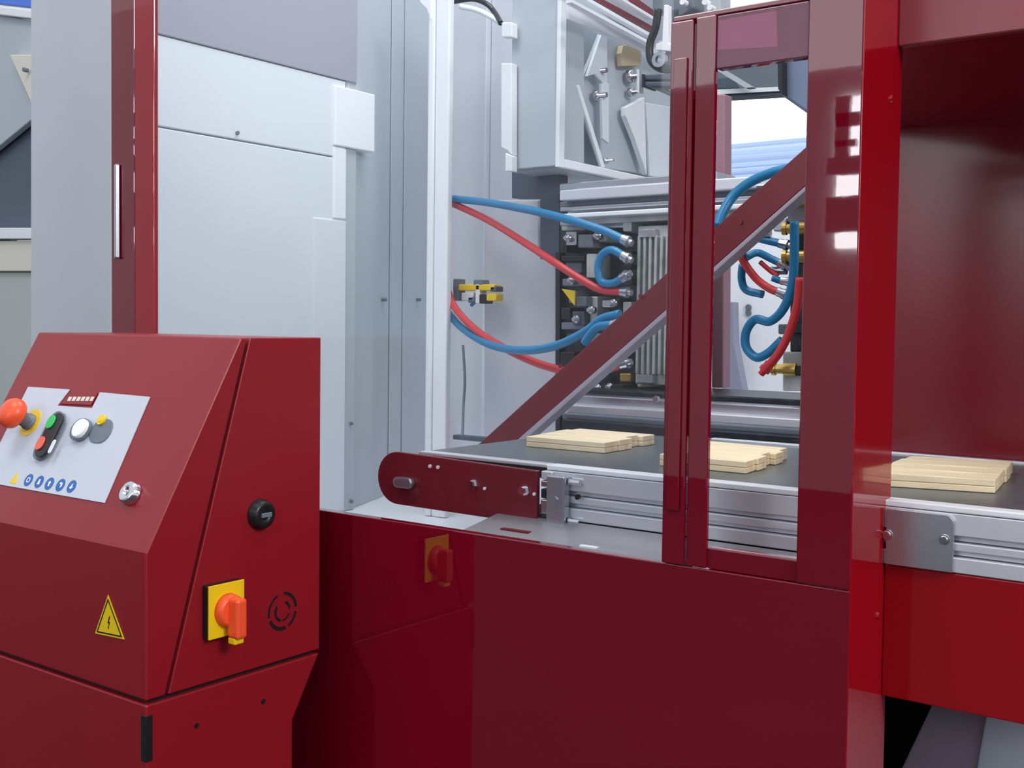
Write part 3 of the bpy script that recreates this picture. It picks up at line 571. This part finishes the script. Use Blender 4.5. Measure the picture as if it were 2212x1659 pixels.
# emergency stop
c = sl(68, 914)
es = MB().arc(c, nS, uS, .0165, .0285, 0, 2*math.pi, .003, 28).build('emergency_stop', YEL, cn); lab(es, 'emergency stop with yellow ring and orange mushroom head')
MB().lathe(c, nS, [(0, .0165), (.010, .0165), (.010, .014), (.034, .014)], 24).build('collar', GUM, es, smooth=True)
MB().lathe(c+nS*.031, nS, [(0, .016), (.002, .027), (.009, .0305), (.020, .029), (.028, .023), (.032, .012), (.0325, .002)], 28).build('mushroom_head', ORA, es, smooth=True)
# double push button
def capsule(x, y, w, h, off, th, m, nm, par, bev=.001):
    c = sl(x, y, off); s_ = Vector((1, 0, 0)); r = min(w, h); P = []
    ext = max(w, h)-r; ax = uS if h > w else s_; oth = s_ if h > w else uS
    for sg in (1, -1):
        for i in range(9):
            t = math.pi*i/8; P.append(c+ax*(sg*(ext+r*math.sin(t)))+oth*(sg*r*math.cos(t)))
    return MB().prism(P, nS*th).build(nm, m, par, bevel=bev)
db = capsule(112, 944, .021, .050, .001, .010, GUM, 'double_push_button', cn); lab(db, 'black double push button with green and red keys')
capsule(110, 942, .019, .046, .011, .006, BLACK, 'bezel', db)
capsule(111, 912, .011, .014, .017, .003, GRN, 'green_key', db); capsule(88, 958, .011, .014, .017, .003, REDB, 'red_key', db)
capsule(113, 965, .005, .014, .0172, .002, WALL, 'lamp', db)
# white push button in dark bezel beside grey plate with yellow dot
gp_ = capsule(220, 932, .031, .024, .001, .003, GUM, 'key_switch_plate', cn); lab(gp_, 'grey oval plate with yellow dot')
c = sl(221, 908, .004); MB().lathe(c, nS, [(0, .010), (.004, .010), (.004, .005), (.0055, .005)], 18).build('yellow_dot', YEL, gp_)
wbp = capsule(178, 930, .026, .022, .0042, .008, GUM, 'push_button', cn); lab(wbp, 'white round push button in a dark bezel')
MB().lathe(sl(176, 927, .012), nS, [(0, .0185), (.006, .0185), (.0075, .017)], 28).build('button_cap', mat('pure_white_plastic', (.95, .95, .95), .3), wbp)
# chrome lock
lk = MB().lathe(sl(287, 1068), nS, [(0, .021), (.004, .021), (.007, .019), (.013, .019), (.015, .016), (.015, .006), (.011, .005)], 28).build('lock', CHROME, cn, smooth=True); lab(lk, 'round chrome lock')
# warning sticker on the front
tri = pxpoly([(234, 1285), (206, 1368), (269, 1381)], 'Y', YF-.0005)
ws = MB().prism(tri, (0, -.0008, 0)).build('warning_sticker', YEL, cn); lab(ws, 'yellow triangular high voltage sticker')
def inset(T, a, b):
    g = sum(T, Vector())/3; return [g+(t-g)*a+Vector((0, -b, 0)) for t in T]
T1 = inset(tri, .88, .0009); T2 = inset(tri, .78, .0009); m = MB()
for i in range(3):
    j = (i+1) % 3; m.prism([T1[i], T1[j], T2[j], T2[i]], (0, -.0003, 0))
m.build('border', BLACK, ws)
g = sum(tri, Vector())/3+Vector((0, -.0009, -.001)); sc = .011
MB().prism([g+Vector((a*sc, 0, b*sc)) for a, b in ((.15, 1.1), (.35, 1.05), (.02, .2), (.35, .25), (-.05, -.6), (.1, -.55), (-.12, -1.0), (-.25, -.5), (-.12, -.55), (.02, .02), (-.35, -.05))], (0, -.0003, 0)).build('flash_mark', BLACK, ws)
# side: black cam lock
c = at(560, 1110, 'X', XC)
bk = MB().lathe(c-Vector((.001, 0, 0)), (1, 0, 0), [(0, .027), (.005, .027), (.008, .024), (.016, .024), (.019, .020), (.019, .009), (.016, .008)], 28).build('cam_lock', BLACK, cn, smooth=True); lab(bk, 'round black cam lock')
MB().box(c.x+.0175, c.x+.0215, c.y-.011, c.y+.011, c.z-.004, c.z+.004).build('key_bar', GUM, bk, bevel=.001)
# yellow rotary isolator
a, b = at(437, 1262, 'X', XC), at(513, 1360, 'X', XC)
sw = B(XC-.001, XC+.014, a.y, b.y, b.z, a.z-.002).build('rotary_isolator', BLACK, cn, bevel=.002); lab(sw, 'yellow square switch plate with orange red rotary handle')
B(XC+.0142, XC+.018, a.y, b.y, b.z, a.z-.002).build('yellow_plate', YEL, sw, bevel=.001)
cc = Vector((XC+.018, (a.y+b.y)/2+.002, (a.z+b.z)/2-.002))
MB().lathe(cc, (1, 0, 0), [(0, .029), (.012, .027), (.015, .022)], 28).build('handle_disc', ORA, sw, smooth=True)
B(cc.x+.010, cc.x+.038, cc.y-.011, cc.y+.011, cc.z-.044, cc.z+.024).build('handle_grip', ORA, sw, bevel=.005)
B(cc.x+.012, cc.x+.030, cc.y-.010, cc.y+.010, cc.z-.054, cc.z-.043).build('handle_tip', YEL, sw, bevel=.002)
# round emblem of cut arcs
c = at(610, 1320, 'X', XC); em = MB().arc(c, (1, 0, 0), (0, 0, 1), 0.02967, 0.03519, .1, 1.5, .0008, 12)
for a0, a1, q0, q1 in ((1.75, 2.7, 0.02967, 0.03450), (2.9, 4.3, 0.02829, 0.03519), (4.5, 5.9, 0.03036, 0.03450), (.4, 1.5, 0.01449, 0.01932), (2.0, 3.1, 0.01518, 0.01863), (3.4, 5.4, 0.01449, 0.01932)): em.arc(c, (1, 0, 0), (0, 0, 1), q0, q1, a0, a1, .0008, 10)
e = em.build('ring_emblem', BLACK, cn); lab(e, 'black ring of broken arcs')
for x, y in ((568, 1515), (424, 1567)):
    c = at(x, y, 'X', XC); MB().cyl(c-Vector((.002, 0, 0)), c+Vector((.002, 0, 0)), .0045, n=12).build('screw', BLACK, cn)
z1, z0 = at(322, 1545, 'X', XC).z, at(322, 1645, 'X', XC).z
B(XC-.012, XC+.0015, YF-.0015, YF+.012, z0, z1).build('corner_slot', BLACK, cn, bevel=.001)
